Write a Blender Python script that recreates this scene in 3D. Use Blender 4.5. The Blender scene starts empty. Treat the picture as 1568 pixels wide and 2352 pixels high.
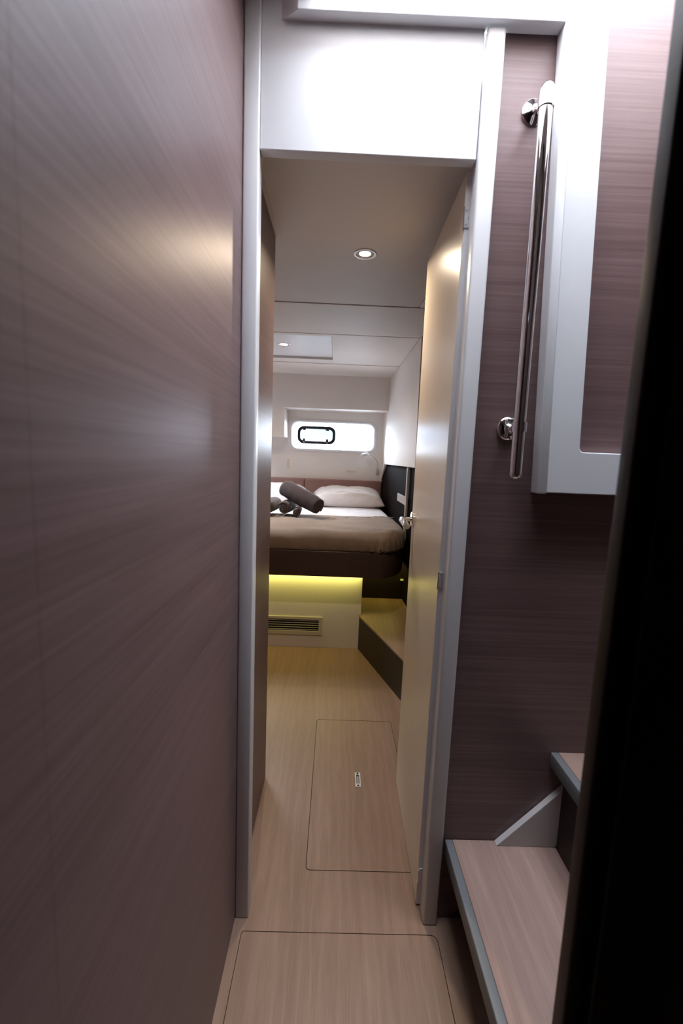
import bpy, bmesh, math, random
from mathutils import Vector, Matrix
from mathutils import noise as mnoise

random.seed(7)
SC = bpy.context.scene
COL = SC.collection

# ------------------------------------------------------------------ camera
def basis(pitch, roll, yaw):
    cy, sy, cp, sp = math.cos(yaw), math.sin(yaw), math.cos(pitch), math.sin(pitch)
    fwd = Vector((sy * cp, cy * cp, -sp))
    right = Vector((cy, -sy, 0))
    up = right.cross(fwd)
    cr, sr = math.cos(roll), math.sin(roll)
    return cr * right + sr * up, -sr * right + cr * up, -fwd

r_, u_, b_ = basis(math.radians(7.3504), math.radians(2.29296), math.radians(0.92687))
cam_d = bpy.data.cameras.new('camera')
cam = bpy.data.objects.new('camera', cam_d)
COL.objects.link(cam)
cam.matrix_world = Matrix(((r_.x, u_.x, b_.x, 0), (r_.y, u_.y, b_.y, 0), (r_.z, u_.z, b_.z, 1.30), (0, 0, 0, 1)))
cam_d.sensor_fit = 'HORIZONTAL'
cam_d.sensor_width = 24
cam_d.lens = 1000 / 1568 * 24
cam_d.clip_start = 0.01
cam_d.dof.use_dof = True
cam_d.dof.focus_distance = 1.6
cam_d.dof.aperture_fstop = 3.2
SC.camera = cam

# ------------------------------------------------------------------ sky, daylight, exposure
world = bpy.data.worlds.new('sky')
SC.world = world
world.use_nodes = True
bg = world.node_tree.nodes['Background']
bg.inputs['Color'].default_value = (0.79, 0.87, 1.0, 1)
bg.inputs['Strength'].default_value = 45.0
vs = SC.view_settings
vs.view_transform = 'Standard'
vs.look = 'None'
vs.exposure = 0.0
vs.gamma = 1.0
vs.use_curve_mapping = False
SC.cycles.max_bounces = 10
SC.cycles.diffuse_bounces = 6
SC.cycles.sample_clamp_indirect = 8

def portal(name, loc, rot, sx, sy):
    l = bpy.data.lights.new(name, 'AREA')
    l.shape = 'RECTANGLE'
    l.size, l.size_y = sx, sy
    l.cycles.is_portal = True
    o = bpy.data.objects.new(name, l)
    o.location = loc
    o.rotation_euler = rot
    COL.objects.link(o)

HATCH = (-0.07, 0.95, 0.66, 1.101)
ZH = 2.85                                   # top of the hatch coaming           # companionway opening in the deck: x0 x1 y0 y1
portal('sky_portal', ((HATCH[0] + HATCH[1]) / 2, (HATCH[2] + HATCH[3]) / 2, ZH), (0, 0, 0), HATCH[1] - HATCH[0], HATCH[3] - HATCH[2])
portal('window_portal', (-0.045, 4.70, 1.50), (math.radians(-90), 0, 0), 0.9, 0.34)

FILL_SKYL = (-1.60, -0.92, 3.02, 3.70)              # unseen ceiling opening added to let more sky light into the cabin
portal('fill_skylight_portal', ((FILL_SKYL[0] + FILL_SKYL[1]) / 2, (FILL_SKYL[2] + FILL_SKYL[3]) / 2, 2.19), (0, 0, 0), FILL_SKYL[1] - FILL_SKYL[0], FILL_SKYL[3] - FILL_SKYL[2])

# ------------------------------------------------------------------ materials
def mat(name, col, rough=0.5, metal=0.0, spec=0.5, bump=None, coat=0.0):
    m = bpy.data.materials.new(name)
    m.use_nodes = True
    p = m.node_tree.nodes['Principled BSDF']
    p.inputs['Base Color'].default_value = (*col, 1)
    p.inputs['Roughness'].default_value = rough
    p.inputs['Metallic'].default_value = metal
    p.inputs['Specular IOR Level'].default_value = spec
    p.inputs['Coat Weight'].default_value = coat
    return m

def N(m, t):
    return m.node_tree.nodes.new(t)

def L(m, a, b):
    m.node_tree.links.new(a, b)

def coords(m, scale, rot=(0, 0, 0)):
    g = N(m, 'ShaderNodeNewGeometry')
    mp = N(m, 'ShaderNodeMapping')
    mp.inputs['Scale'].default_value = scale
    mp.inputs['Rotation'].default_value = rot
    L(m, g.outputs['Position'], mp.inputs['Vector'])
    return mp.outputs['Vector']

def noise(m, vec, scale=1.0, detail=4.0, rough=0.6, dist=0.0):
    n = N(m, 'ShaderNodeTexNoise')
    n.inputs['Scale'].default_value = scale
    n.inputs['Detail'].default_value = detail
    n.inputs['Roughness'].default_value = rough
    n.inputs['Distortion'].default_value = dist
    L(m, vec, n.inputs['Vector'])
    return n.outputs['Fac']

def ramp(m, fac, stops):
    r = N(m, 'ShaderNodeValToRGB')
    els = r.color_ramp.elements
    while len(els) < len(stops):
        els.new(0.5)
    for e, (p, c) in zip(els, stops):
        e.position = p
        e.color = (*c, 1)
    L(m, fac, r.inputs['Fac'])
    return r.outputs['Color']

def mixc(m, fac, a, b, mode='MIX'):
    x = N(m, 'ShaderNodeMix')
    x.data_type = 'RGBA'
    x.blend_type = mode
    if isinstance(fac, float):
        x.inputs['Factor'].default_value = fac
    else:
        L(m, fac, x.inputs['Factor'])
    for k, v in (('A', a), ('B', b)):
        s = [i for i in x.inputs if i.name == k and i.type == 'RGBA'][0]
        if isinstance(v, tuple):
            s.default_value = (*v, 1)
        else:
            L(m, v, s)
    return [o for o in x.outputs if o.type == 'RGBA'][0]

def bump(m, h, strength, dist=0.001):
    b = N(m, 'ShaderNodeBump')
    b.inputs['Strength'].default_value = strength
    b.inputs['Distance'].default_value = dist
    L(m, h, b.inputs['Height'])
    L(m, b.outputs['Normal'], m.node_tree.nodes['Principled BSDF'].inputs['Normal'])

def basecol(m, c):
    L(m, c, m.node_tree.nodes['Principled BSDF'].inputs['Base Color'])

def veneer(name, axis, dark, light, rough, spec=0.5):
    """thin horizontal straight grain along one world axis"""
    m = mat(name, light, rough, spec=spec)
    s = [150, 150, 150]
    s[axis] = 2.2
    v = coords(m, tuple(s))
    f1 = noise(m, v, 1.0, 5, 0.65)
    s2 = [34, 34, 34]
    s2[axis] = 0.9
    f2 = noise(m, coords(m, tuple(s2)), 1.0, 3, 0.5)
    mid = tuple((a + b) / 2 for a, b in zip(dark, light))
    c = ramp(m, f1, [(0.28, dark), (0.5, mid), (0.72, light)])
    c2 = ramp(m, f2, [(0.3, (0.90, 0.89, 0.885)), (0.7, (1.06, 1.06, 1.06))])
    basecol(m, mixc(m, 1.0, c, c2, 'MULTIPLY'))
    bump(m, f1, 0.10, 0.0006)
    return m

def floor_wood(name, dark, light, rough=0.42):
    m = mat(name, light, rough, spec=0.4)
    v = coords(m, (9, 0.8, 9))
    nf = noise(m, v, 1.0, 4, 0.55, 0.9)
    # cathedral figure: rings of a stretched warped field
    w = N(m, 'ShaderNodeTexWave')
    w.wave_type = 'BANDS'
    w.bands_direction = 'X'
    w.inputs['Scale'].default_value = 1.3
    w.inputs['Distortion'].default_value = 9.0
    w.inputs['Detail'].default_value = 2.0
    w.inputs['Detail Scale'].default_value = 1.2
    L(m, coords(m, (7, 1.1, 7)), w.inputs['Vector'])
    fine = noise(m, coords(m, (260, 9, 260)), 1.0, 3, 0.6)
    mid = tuple((a + b) / 2 for a, b in zip(dark, light))
    c = ramp(m, nf, [(0.3, dark), (0.55, mid), (0.75, light)])
    c = mixc(m, 1.0, c, ramp(m, w.outputs['Fac'], [(0.0, (0.97, 0.965, 0.96)), (0.7, (1.0, 1.0, 1.0)), (1.0, (1.07, 1.07, 1.07))]), 'MULTIPLY')
    c = mixc(m, 1.0, c, ramp(m, fine, [(0.3, (0.88, 0.87, 0.86)), (0.7, (1.08, 1.08, 1.08))]), 'MULTIPLY')
    basecol(m, c)
    bump(m, fine, 0.06, 0.0005)
    return m

def painted(name, col, rough=0.4, var=0.03):
    m = mat(name, col, rough, spec=0.45)
    f = noise(m, coords(m, (3, 3, 3)), 1.0, 3)
    lo = tuple(c * (1 - var) for c in col)
    hi = tuple(min(1, c * (1 + var)) for c in col)
    basecol(m, ramp(m, f, [(0.3, lo), (0.7, hi)]))
    return m

def fabric(name, col, sc=900, var=0.08, rough=0.9, b=0.25):
    m = mat(name, col, rough, spec=0.15)
    f = noise(m, coords(m, (sc, sc, sc)), 1.0, 2)
    g = noise(m, coords(m, (14, 14, 14)), 1.0, 3)
    lo = tuple(c * (1 - var) for c in col)
    hi = tuple(min(1, c * (1 + var)) for c in col)
    c = ramp(m, g, [(0.3, lo), (0.7, hi)])
    c = mixc(m, 1.0, c, ramp(m, f, [(0.2, (0.9, 0.9, 0.9)), (0.8, (1.06, 1.06, 1.06))]), 'MULTIPLY')
    basecol(m, c)
    bump(m, f, b, 0.001)
    p = m.node_tree.nodes['Principled BSDF']
    p.inputs['Sheen Weight'].default_value = 0.1
    return m

def leather(name, col, rough=0.45):
    m = mat(name, col, rough, spec=0.45)
    vt = N(m, 'ShaderNodeTexVoronoi')
    vt.inputs['Scale'].default_value = 420
    g = N(m, 'ShaderNodeNewGeometry')
    L(m, g.outputs['Position'], vt.inputs['Vector'])
    f = noise(m, coords(m, (6, 6, 6)), 1.0, 3)
    basecol(m, ramp(m, f, [(0.3, tuple(c * 0.92 for c in col)), (0.7, tuple(c * 1.08 for c in col))]))
    bump(m, vt.outputs['Distance'], 0.12, 0.001)
    return m

def brushed(name, col, rough, metal=1.0):
    m = mat(name, col, rough, metal)
    f = noise(m, coords(m, (40, 40, 40)), 1.0, 3)
    mr = N(m, 'ShaderNodeMapRange')
    mr.inputs['To Min'].default_value = rough * 0.8
    mr.inputs['To Max'].default_value = rough * 1.25
    L(m, f, mr.inputs['Value'])
    L(m, mr.outputs['Result'], m.node_tree.nodes['Principled BSDF'].inputs['Roughness'])
    return m

def emitter(name, col, strength):
    m = bpy.data.materials.new(name)
    m.use_nodes = True
    nt = m.node_tree
    nt.nodes.remove(nt.nodes['Principled BSDF'])
    e = nt.nodes.new('ShaderNodeEmission')
    e.inputs['Color'].default_value = (*col, 1)
    e.inputs['Strength'].default_value = strength
    nt.links.new(e.outputs[0], nt.nodes['Material Output'].inputs['Surface'])
    return m

def glass(name, tint):
    """thin clear pane: passes light straight through, mirrors a little at grazing angles"""
    m = bpy.data.materials.new(name)
    m.use_nodes = True
    nt = m.node_tree
    nt.nodes.remove(nt.nodes['Principled BSDF'])
    t = nt.nodes.new('ShaderNodeBsdfTransparent')
    t.inputs['Color'].default_value = (*tint, 1)
    g = nt.nodes.new('ShaderNodeBsdfGlossy')
    g.inputs['Roughness'].default_value = 0.02
    f = nt.nodes.new('ShaderNodeFresnel')
    f.inputs['IOR'].default_value = 1.3
    x = nt.nodes.new('ShaderNodeMixShader')
    nt.links.new(f.outputs[0], x.inputs[0])
    nt.links.new(t.outputs[0], x.inputs[1])
    nt.links.new(g.outputs[0], x.inputs[2])
    nt.links.new(x.outputs[0], nt.nodes['Material Output'].inputs['Surface'])
    return m

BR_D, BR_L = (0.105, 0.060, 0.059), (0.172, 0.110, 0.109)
M = dict(
    veneer_y=veneer('veneer_along_corridor', 1, BR_D, BR_L, 0.43),
    veneer_x=veneer('veneer_across', 0, BR_D, BR_L, 0.36),
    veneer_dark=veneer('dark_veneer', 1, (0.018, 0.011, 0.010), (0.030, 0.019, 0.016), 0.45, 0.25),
    floor=floor_wood('pale_oak_floor', (0.200, 0.121, 0.083), (0.262, 0.165, 0.116)),
    tread=floor_wood('pale_oak_tread', (0.235, 0.148, 0.118), (0.330, 0.218, 0.178)),
    white=painted('white_gelcoat', (0.74, 0.745, 0.76), 0.34),
    jamb=painted('white_lacquer', (0.62, 0.61, 0.615), 0.38),
    cream=painted('cream_liner', (0.72, 0.665, 0.62), 0.5),
    hull=painted('hull_liner', (0.80, 0.755, 0.715), 0.55),
    door=painted('cream_door_lacquer', (0.66, 0.575, 0.47), 0.27),
    grey=painted('grey_anodised', (0.125, 0.126, 0.126), 0.45),
    greyp=painted('grey_board', (0.46, 0.42, 0.40), 0.5),
    black=painted('black_recess', (0.004, 0.004, 0.004), 0.8),
    gap=painted('dark_joint', (0.012, 0.009, 0.008), 0.9),
    chrome=brushed('polished_steel', (0.86, 0.86, 0.86), 0.06),
    steel=brushed('satin_steel', (0.62, 0.62, 0.63), 0.35, 0.75),
    screw=brushed('screw_steel', (0.75, 0.75, 0.75), 0.2),
    black_plastic=painted('black_plastic', (0.012, 0.012, 0.014), 0.3),
    rim=leather('brown_leather', (0.060, 0.034, 0.027), 0.42),
    head=leather('mauve_brown_leather', (0.290, 0.160, 0.138), 0.5),
    sheet=fabric('white_cotton', (0.70, 0.655, 0.655)),
    pillow=fabric('pillow_cotton', (0.74, 0.69, 0.67)),
    blanket=fabric('taupe_blanket', (0.245, 0.178, 0.130)),
    towel=fabric('taupe_towel', (0.105, 0.075, 0.066), 500, 0.12, 0.95, 0.6),
    towel_d=fabric('dark_taupe_towel', (0.062, 0.044, 0.042), 500, 0.12, 0.95, 0.6),
    grille=painted('grille_beige', (0.52, 0.47, 0.38), 0.4),
    tape=painted('beige_tape', (0.70, 0.60, 0.47), 0.6),
    lens=emitter('lamp_lens', (1.0, 0.83, 0.60), 30),
    led=emitter('led_lens', (0.93, 0.88, 0.35), 6),
    glass=glass('window_glass', (0.97, 0.99, 1.0)),
    pane=glass('porthole_glass', (0.36, 0.40, 0.43)),
    boat=painted('white_boat', (0.8, 0.8, 0.8), 0.4),
    boatglass=painted('boat_window', (0.22, 0.26, 0.31), 0.2),
    locker=veneer('locker_veneer', 1, (0.007, 0.0045, 0.0042), (0.013, 0.008, 0.0075), 0.75, 0.03),
    leaf=painted('leaf_green', (0.10, 0.16, 0.05), 0.8),
    water=painted('harbour_water', (0.10, 0.18, 0.22), 0.1),
    bark=painted('bark', (0.1, 0.07, 0.05), 0.9),
)

# ------------------------------------------------------------------ mesh helpers
def bm_new():
    return bmesh.new()

def bev(bm, w, seg=2, faces=None):
    es = [e for e in bm.edges if len(e.link_faces) == 2 and e.calc_face_angle(0) > 0.5]
    bmesh.ops.bevel(bm, geom=es, offset=w, segments=seg, profile=0.5, affect='EDGES', clamp_overlap=True)

def box(bm, x0, x1, y0, y1, z0, z1, b=0.0, seg=2):
    t = bmesh.new()
    bmesh.ops.create_cube(t, size=1)
    for v in t.verts:
        v.co = Vector(((x0 + x1) / 2 + v.co.x * (x1 - x0), (y0 + y1) / 2 + v.co.y * (y1 - y0), (z0 + z1) / 2 + v.co.z * (z1 - z0)))
    if b:
        bev(t, b, seg)
    merge(bm, t)
    return bm

def merge(bm, t):
    me = bpy.data.meshes.new('tmp')
    t.to_mesh(me)
    t.free()
    bm.from_mesh(me)
    bpy.data.meshes.remove(me)

def prism(bm, pts0, pts1, b=0.0, seg=2):
    """closed prism between two matching 3-D outlines"""
    t = bmesh.new()
    a = [t.verts.new(p) for p in pts0]
    c = [t.verts.new(p) for p in pts1]
    n = len(a)
    t.faces.new(a)
    t.faces.new(list(reversed(c)))
    for i in range(n):
        j = (i + 1) % n
        t.faces.new((a[j], a[i], c[i], c[j]))
    bmesh.ops.recalc_face_normals(t, faces=t.faces)
    if b:
        bev(t, b, seg)
    merge(bm, t)
    return bm

def frame_of(d):
    d = d.normalized()
    a = Vector((0, 0, 1)) if abs(d.z) < 0.9 else Vector((1, 0, 0))
    u = d.cross(a).normalized()
    return u, u.cross(d).normalized()

def lathe(bm, p0, axis, prof, n=28, cap=True):
    """prof: (distance along the axis, radius)"""
    t = bmesh.new()
    axis = Vector(axis).normalized()
    u, w = frame_of(axis)
    rings = []
    for d, r in prof:
        c = Vector(p0) + axis * d
        rings.append([t.verts.new(c + u * r * math.cos(2 * math.pi * k / n) + w * r * math.sin(2 * math.pi * k / n)) for k in range(n)])
    for a, b in zip(rings, rings[1:]):
        for k in range(n):
            t.faces.new((a[k], a[(k + 1) % n], b[(k + 1) % n], b[k]))
    if cap:
        t.faces.new(list(reversed(rings[0])))
        t.faces.new(rings[-1])
    bmesh.ops.recalc_face_normals(t, faces=t.faces)
    merge(bm, t)
    return bm

def tube(bm, pts, r, n=12):
    t = bmesh.new()
    pts = [Vector(p) for p in pts]
    rr = r if isinstance(r, (list, tuple)) else [r] * len(pts)
    rings = []
    pu = None
    for i, p in enumerate(pts):
        d = (pts[min(i + 1, len(pts) - 1)] - pts[max(i - 1, 0)]).normalized()
        if pu is None:
            u, w = frame_of(d)
        else:
            u = (pu - d * pu.dot(d)).normalized()
            w = u.cross(d)
        pu = u
        rings.append([t.verts.new(p + (u * math.cos(2 * math.pi * k / n) + w * math.sin(2 * math.pi * k / n)) * rr[i]) for k in range(n)])
    for a, b in zip(rings, rings[1:]):
        for k in range(n):
            t.faces.new((a[k], a[(k + 1) % n], b[(k + 1) % n], b[k]))
    t.faces.new(list(reversed(rings[0])))
    t.faces.new(rings[-1])
    bmesh.ops.recalc_face_normals(t, faces=t.faces)
    merge(bm, t)
    return bm

def rrect(x0, x1, z0, z1, r, n=8):
    """rounded rectangle outline in 2-D; r may be one radius or (bl, br, tr, tl)"""
    rs = r if isinstance(r, (tuple, list)) else (r,) * 4
    out = []
    for (cx, cz, a0), q in zip(((x0, z0, 180), (x1, z0, 270), (x1, z1, 0), (x0, z1, 90)), rs):
        sx = 1 if cx == x0 else -1
        sz = 1 if cz == z0 else -1
        for k in range(n + 1):
            a = math.radians(a0 + 90 * k / n)
            out.append((cx + sx * q + q * math.cos(a), cz + sz * q + q * math.sin(a)))
    return out

def ring_solid(bm, outer, inner, mapf, d0, d1, b=0.0):
    """solid ring between two outlines of the same count, extruded d0..d1; mapf(u, v, d) -> 3-D"""
    t = bmesh.new()
    n = len(outer)
    O0 = [t.verts.new(mapf(*p, d0)) for p in outer]
    I0 = [t.verts.new(mapf(*p, d0)) for p in inner]
    O1 = [t.verts.new(mapf(*p, d1)) for p in outer]
    I1 = [t.verts.new(mapf(*p, d1)) for p in inner]
    for i in range(n):
        j = (i + 1) % n
        t.faces.new((O0[i], O0[j], I0[j], I0[i]))
        t.faces.new((O1[j], O1[i], I1[i], I1[j]))
        t.faces.new((O0[j], O0[i], O1[i], O1[j]))
        t.faces.new((I0[i], I0[j], I1[j], I1[i]))
    bmesh.ops.recalc_face_normals(t, faces=t.faces)
    if b:
        es = [e for e in t.edges if e.calc_face_angle(0) > 0.9]
        bmesh.ops.bevel(t, geom=es, offset=b, segments=3, profile=0.5, affect='EDGES', clamp_overlap=True)
    merge(bm, t)
    return bm

def plate_holes(bm, outer, holes, mapf, d0, d1):
    """plate with holes: outline and holes are 2-D loops; extruded from d0 (front) to d1"""
    t = bmesh.new()
    es = []
    for loop in [outer] + holes:
        vs_ = [t.verts.new(mapf(*p, d0)) for p in loop]
        es += [t.edges.new((vs_[i], vs_[(i + 1) % len(vs_)])) for i in range(len(vs_))]
    bmesh.ops.triangle_fill(t, use_beauty=True, use_dissolve=False, edges=es)
    # drop fill inside the holes
    def inside(p, loop):
        c = False
        for i in range(len(loop)):
            (x1, y1), (x2, y2) = loop[i], loop[i - 1]
            if (y1 > p[1]) != (y2 > p[1]) and p[0] < (x2 - x1) * (p[1] - y1) / (y2 - y1) + x1:
                c = not c
        return c
    o = Vector(mapf(0, 0, d0))
    eu = Vector(mapf(1, 0, d0)) - o
    ev = Vector(mapf(0, 1, d0)) - o
    kill = []
    for f in t.faces:
        c = f.calc_center_median() - o
        q = (c.dot(eu), c.dot(ev))
        if any(inside(q, h) for h in holes) or not inside(q, outer):
            kill.append(f)
    bmesh.ops.delete(t, geom=kill, context='FACES')
    ext = bmesh.ops.extrude_face_region(t, geom=t.faces[:])
    dv = Vector(mapf(0, 0, d1)) - o
    for g in ext['geom']:
        if isinstance(g, bmesh.types.BMVert):
            g.co += dv
    bmesh.ops.recalc_face_normals(t, faces=t.faces)
    merge(bm, t)
    return bm

def obj(name, bm, m, parent=None, smooth=False, origin=None):
    if parent is None:
        if origin is None:
            xs = [v.co for v in bm.verts]
            origin = Vector(((min(v.x for v in xs) + max(v.x for v in xs)) / 2, (min(v.y for v in xs) + max(v.y for v in xs)) / 2, min(v.z for v in xs)))
        base = Vector(origin)
    else:
        base = parent['_base']
        base = Vector(base)
    bmesh.ops.translate(bm, verts=bm.verts, vec=-base)
    me = bpy.data.meshes.new(name)
    bm.to_mesh(me)
    bm.free()
    me.materials.append(m)
    if smooth:
        for p in me.polygons:
            p.use_smooth = True
        if smooth is not True:
            me.set_sharp_from_angle(angle=math.radians(smooth))
    o = bpy.data.objects.new(name, me)
    COL.objects.link(o)
    if parent is None:
        o.location = base
    else:
        o.parent = parent
    o['_base'] = tuple(base)
    return o

def tag(o, label, cat=None, group=None, kind=None):
    o['label'] = label
    if cat:
        o['category'] = cat
    if group:
        o['group'] = group
    if kind:
        o['kind'] = kind
    return o

def thing(name, loc, label, cat, group=None, kind=None):
    o = bpy.data.objects.new(name, None)
    o.empty_display_size = 0.05
    COL.objects.link(o)
    o.location = loc
    o['_base'] = tuple(loc)
    return tag(o, label, cat, group, kind)

XZ = lambda u, v, d: (u, d, v)       # wall facing -y
XY = lambda u, v, d: (u, v, d)       # floor / ceiling
YZ = lambda u, v, d: (d, u, v)       # wall facing -x

# ================================================================== SETTING
YJ, YW = 1.070, 1.085                # jamb front, stair wall
ZC1, ZC2 = 2.047, 2.066              # lobby ceiling panel, cabin ceiling
Y_UP, Y_HULL = 4.30, 4.58            # upper hull liner front, window wall
XL = -0.236

# ---- floor with cut-outs for the two lift-out hatches
near_hatch = rrect(-0.2095, 0.325, 0.40, 1.037, (0.012, 0.012, 0.018, 0.006))
cabin_hatch = rrect(-0.047, 0.317, 1.2205, 2.008, 0.012)
grow = lambda x0, x1, y0, y1, g, r: rrect(x0 - g, x1 + g, y0 - g, y1 + g, r)
fb = bm_new()
hole_near = rrect(-0.2110, 0.3265, 0.3985, 1.0385, (0.013, 0.013, 0.019, 0.007))
hole_cabin = rrect(-0.0490, 0.3190, 1.2180, 2.0108, 0.013)
plate_holes(fb, [(-1.8, -1.2), (1.4, -1.2), (1.4, 4.7), (-1.8, 4.7)], [hole_near, hole_cabin], XY, 0.0, -0.012)
fl = obj('floor', fb, M['floor'], origin=(0, 0, 0))
tag(fl, 'pale oak floor running from the corridor into the cabin', kind='structure')
sb = bm_new()
box(sb, -1.8, 1.4, -1.2, 4.7, -0.05, -0.014)
obj('subfloor', sb, M['gap'], fl)

# ---- left corridor wall: two veneer panels with a fine joint
wl = thing('wall_left', (XL, 0, 0), 'brown veneer corridor wall in the left foreground', None, kind='structure')
w = bm_new(); box(w, XL - 0.03, XL, 0.3420, 1.10, 0.0, 2.279, 0.0002, 1)
obj('panel', w, M['veneer_y'], wl)
w = bm_new(); box(w, XL - 0.03, XL, -1.2, 0.3420, 0.0, 2.279, 0.0002, 1)
obj('panel', w, M['veneer_y'], wl)
w = bm_new(); box(w, XL - 0.04, XL - 0.031, -1.2, 1.10, 0.0, 2.28)
obj('backing', w, M['gap'], wl)
# ---- left wall beyond the doorway
w = bm_new(); box(w, -0.275, -0.239, 1.115, 1.614, 0.0, 2.040, 0.001, 1)
wl2 = obj('wall_left', w, M['veneer_y']); tag(wl2, 'short brown veneer wall just inside the doorway on the left', kind='structure')
w = bm_new()
prof = [(-0.30, 2.040), (-0.2215, 2.040), (-0.2215, 2.0440), (-0.233, 2.0445), (-0.233, 2.0468), (-0.30, 2.0468)]
prism(w, [(x, 1.112, z) for x, z in prof], [(x, 1.645, z) for x, z in prof], 0.0005, 1)
o = obj('trim_1', w, M['cream']); tag(o, 'cream ceiling moulding on top of the short brown wall', kind='structure')

# ---- door jambs, header
w = bm_new(); box(w, XL + 0.0005, -0.199, YJ, 1.112, 0.0, 2.278, 0.004, 3)
o = obj('trim_2', w, M['jamb'], smooth=40); tag(o, 'white door jamb on the left of the doorway', kind='structure')
w = bm_new(); box(w, 0.2920, 0.332, YJ - 0.008, 1.114, 0.0, 2.234, 0.006, 4)
o = obj('trim_3', w, M['jamb'], smooth=40); tag(o, 'white door jamb on the right, carrying the open door', kind='structure')
w = bm_new(); box(w, -0.1985, 0.290, YJ + 0.006, 1.104, 1.975, 2.278, 0.002, 2)
o = obj('trim_4', w, M['white']); tag(o, 'broad white header panel above the doorway', kind='structure')

# ---- stair wall and companionway surround
w = bm_new(); box(w, 0.3325, 1.3995, YW, YW + 0.02, 0.0, 2.279); box(w, 0.3325, 0.9495, YW, YW + 0.0155, 2.279, ZH)
o = obj('wall_right', w, M['veneer_x']); tag(o, 'brown veneer wall with horizontal grain beside the stairs', kind='structure')
w = bm_new(); box(w, -0.40, XL - 0.04, 1.09, 1.115, 0, 2.278); 
o = obj('wall_return', w, M['veneer_x']); tag(o, 'narrow bulkhead behind the left jamb', kind='structure')
sur = thing('trim_5', (0.5, YW, 1.23), 'white companionway surround fixed on the stair wall', None, kind='structure')
YB = 1.047
lx = lambda z: 0.4515 + (2.2345 - z) * (0.489 - 0.4515) / (2.2345 - 1.231)       # leaning left edge of the board
rx = lambda z: 0.545 + (2.263 - z) * (0.581 - 0.545) / (2.263 - 1.331)            # its inner right edge
board = [(lx(1.231) + 0.0225, 1.231), (0.90, 1.231), (0.90, 1.331)]
c0 = (rx(1.331), 1.331)
for k in range(7):                                    # rounded inner corner
    a = math.radians(270 - 90 * k / 6)
    board.append((c0[0] + 0.012 + 0.012 * math.cos(a), c0[1] + 0.012 + 0.012 * math.sin(a)))
board += [(rx(2.263) - 0.010, 2.52), (-0.118, 2.52), (-0.118, 2.2295), (lx(2.2345) + 0.022, 2.2345)]
back = [(x, YW - 0.001, z) for x, z in board]
back = [((-0.165 if x < -0.1 else x), y, z + (0.004 if (2.2 < z < 2.3) else 0)) for x, y, z in back]
w = bm_new(); prism(w, [(x, YB, z) for x, z in board], back, 0.0018, 2)
obj('board', w, M['white'], sur)
w = bm_new()
e0, e1 = lx(1.229), lx(2.2345)
prism(w, [(e0, YB - 0.001, 1.228), (e0 + 0.022, YB - 0.001, 1.228), (e1 + 0.0215, YB - 0.001, 2.2345), (e1, YB - 0.001, 2.2345)],
      [(e0, YW - 0.001, 1.228), (e0 + 0.022, YW - 0.001, 1.228), (e1 + 0.0215, YW - 0.001, 2.238), (e1, YW - 0.001, 2.238)], 0.0025, 3)
obj('edge_strip', w, M['white'], sur, smooth=40)

# ---- ceilings
ce = thing('ceiling', (0, 0, 2.28), 'white ceilings of corridor and cabin in separate panels', None, kind='structure')
hx0, hx1, hy0, hy1 = HATCH
w = bm_new()
plate_holes(w, [(-0.6, -1.2), (1.42, -1.2), (1.42, 1.115), (-0.6, 1.115)], [[(hx0, hy0), (hx1, hy0), (hx1, hy1), (hx0, hy1)]], XY, 2.28, ZH)
obj('deck_panel', w, M['cream'], ce)
w = bm_new()
outl = rrect(-1.7, 0.383, 1.112, 2.275, (0.002, 0.002, 0.02, 0.002))
prism(w, [(x, y, ZC1) for x, y in outl], [(x, y, ZC1 + 0.03) for x, y in outl], 0.006, 3)
obj('lobby_panel', w, M['cream'], ce)
for y0, y1, z0, z1 in ((2.347, 2.905, ZC2, ZC2 + 0.002), (3.800, Y_HULL + 0.1, ZC2 - 0.004, ZC2 - 0.009)):
    w = bm_new()
    prism(w, [(-1.7, y0, z0), (1.0, y0, z0), (1.0, y1, z1), (-1.7, y1, z1)], [(-1.7, y0, 2.12), (1.0, y0, 2.12), (1.0, y1, 2.12), (-1.7, y1, 2.12)], 0.0015, 1)
    obj('cabin_panel', w, M['cream'], ce)
w = bm_new()
plate_holes(w, [(-1.7, 2.907), (1.0, 2.907), (1.0, 3.7975), (-1.7, 3.7975)], [[(-0.86, 2.955), (-0.0605, 2.955), (-0.0605, 3.655), (-0.86, 3.655)], [(FILL_SKYL[0], FILL_SKYL[2]), (FILL_SKYL[1], FILL_SKYL[2]), (FILL_SKYL[1], FILL_SKYL[3]), (FILL_SKYL[0], FILL_SKYL[3])]], XY, ZC2, ZC2 + 0.045)
obj('cabin_panel', w, M['cream'], ce)
w = bm_new(); box(w, 0.397, 0.64, 1.119, 2.338, ZC2, ZC2 + 0.03, 0.003, 2)
obj('side_panel', w, M['cream'], ce)
w = bm_new(); box(w, -1.7, 1.0, 1.112, 2.40, 2.121, 2.129)
obj('shadow_gap', w, M['gap'], ce)
w = bm_new()
plate_holes(w, [(-1.7, 1.112), (0.66, 1.112), (0.66, 4.8), (-1.7, 4.8)], [[(FILL_SKYL[0], FILL_SKYL[2]), (FILL_SKYL[1], FILL_SKYL[2]), (FILL_SKYL[1], FILL_SKYL[3]), (FILL_SKYL[0], FILL_SKYL[3])]], XY, 2.1305, 2.16)
obj('deck_underside', w, M['gap'], ce)
w2 = thing('fill_skylight', ((FILL_SKYL[0] + FILL_SKYL[1]) / 2, (FILL_SKYL[2] + FILL_SKYL[3]) / 2, 2.165), 'unseen skylight added in the cabin ceiling to brighten the window wall', 'window', kind='structure')  # added out of view; its daylight lifts the wall around the hull window
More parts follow.
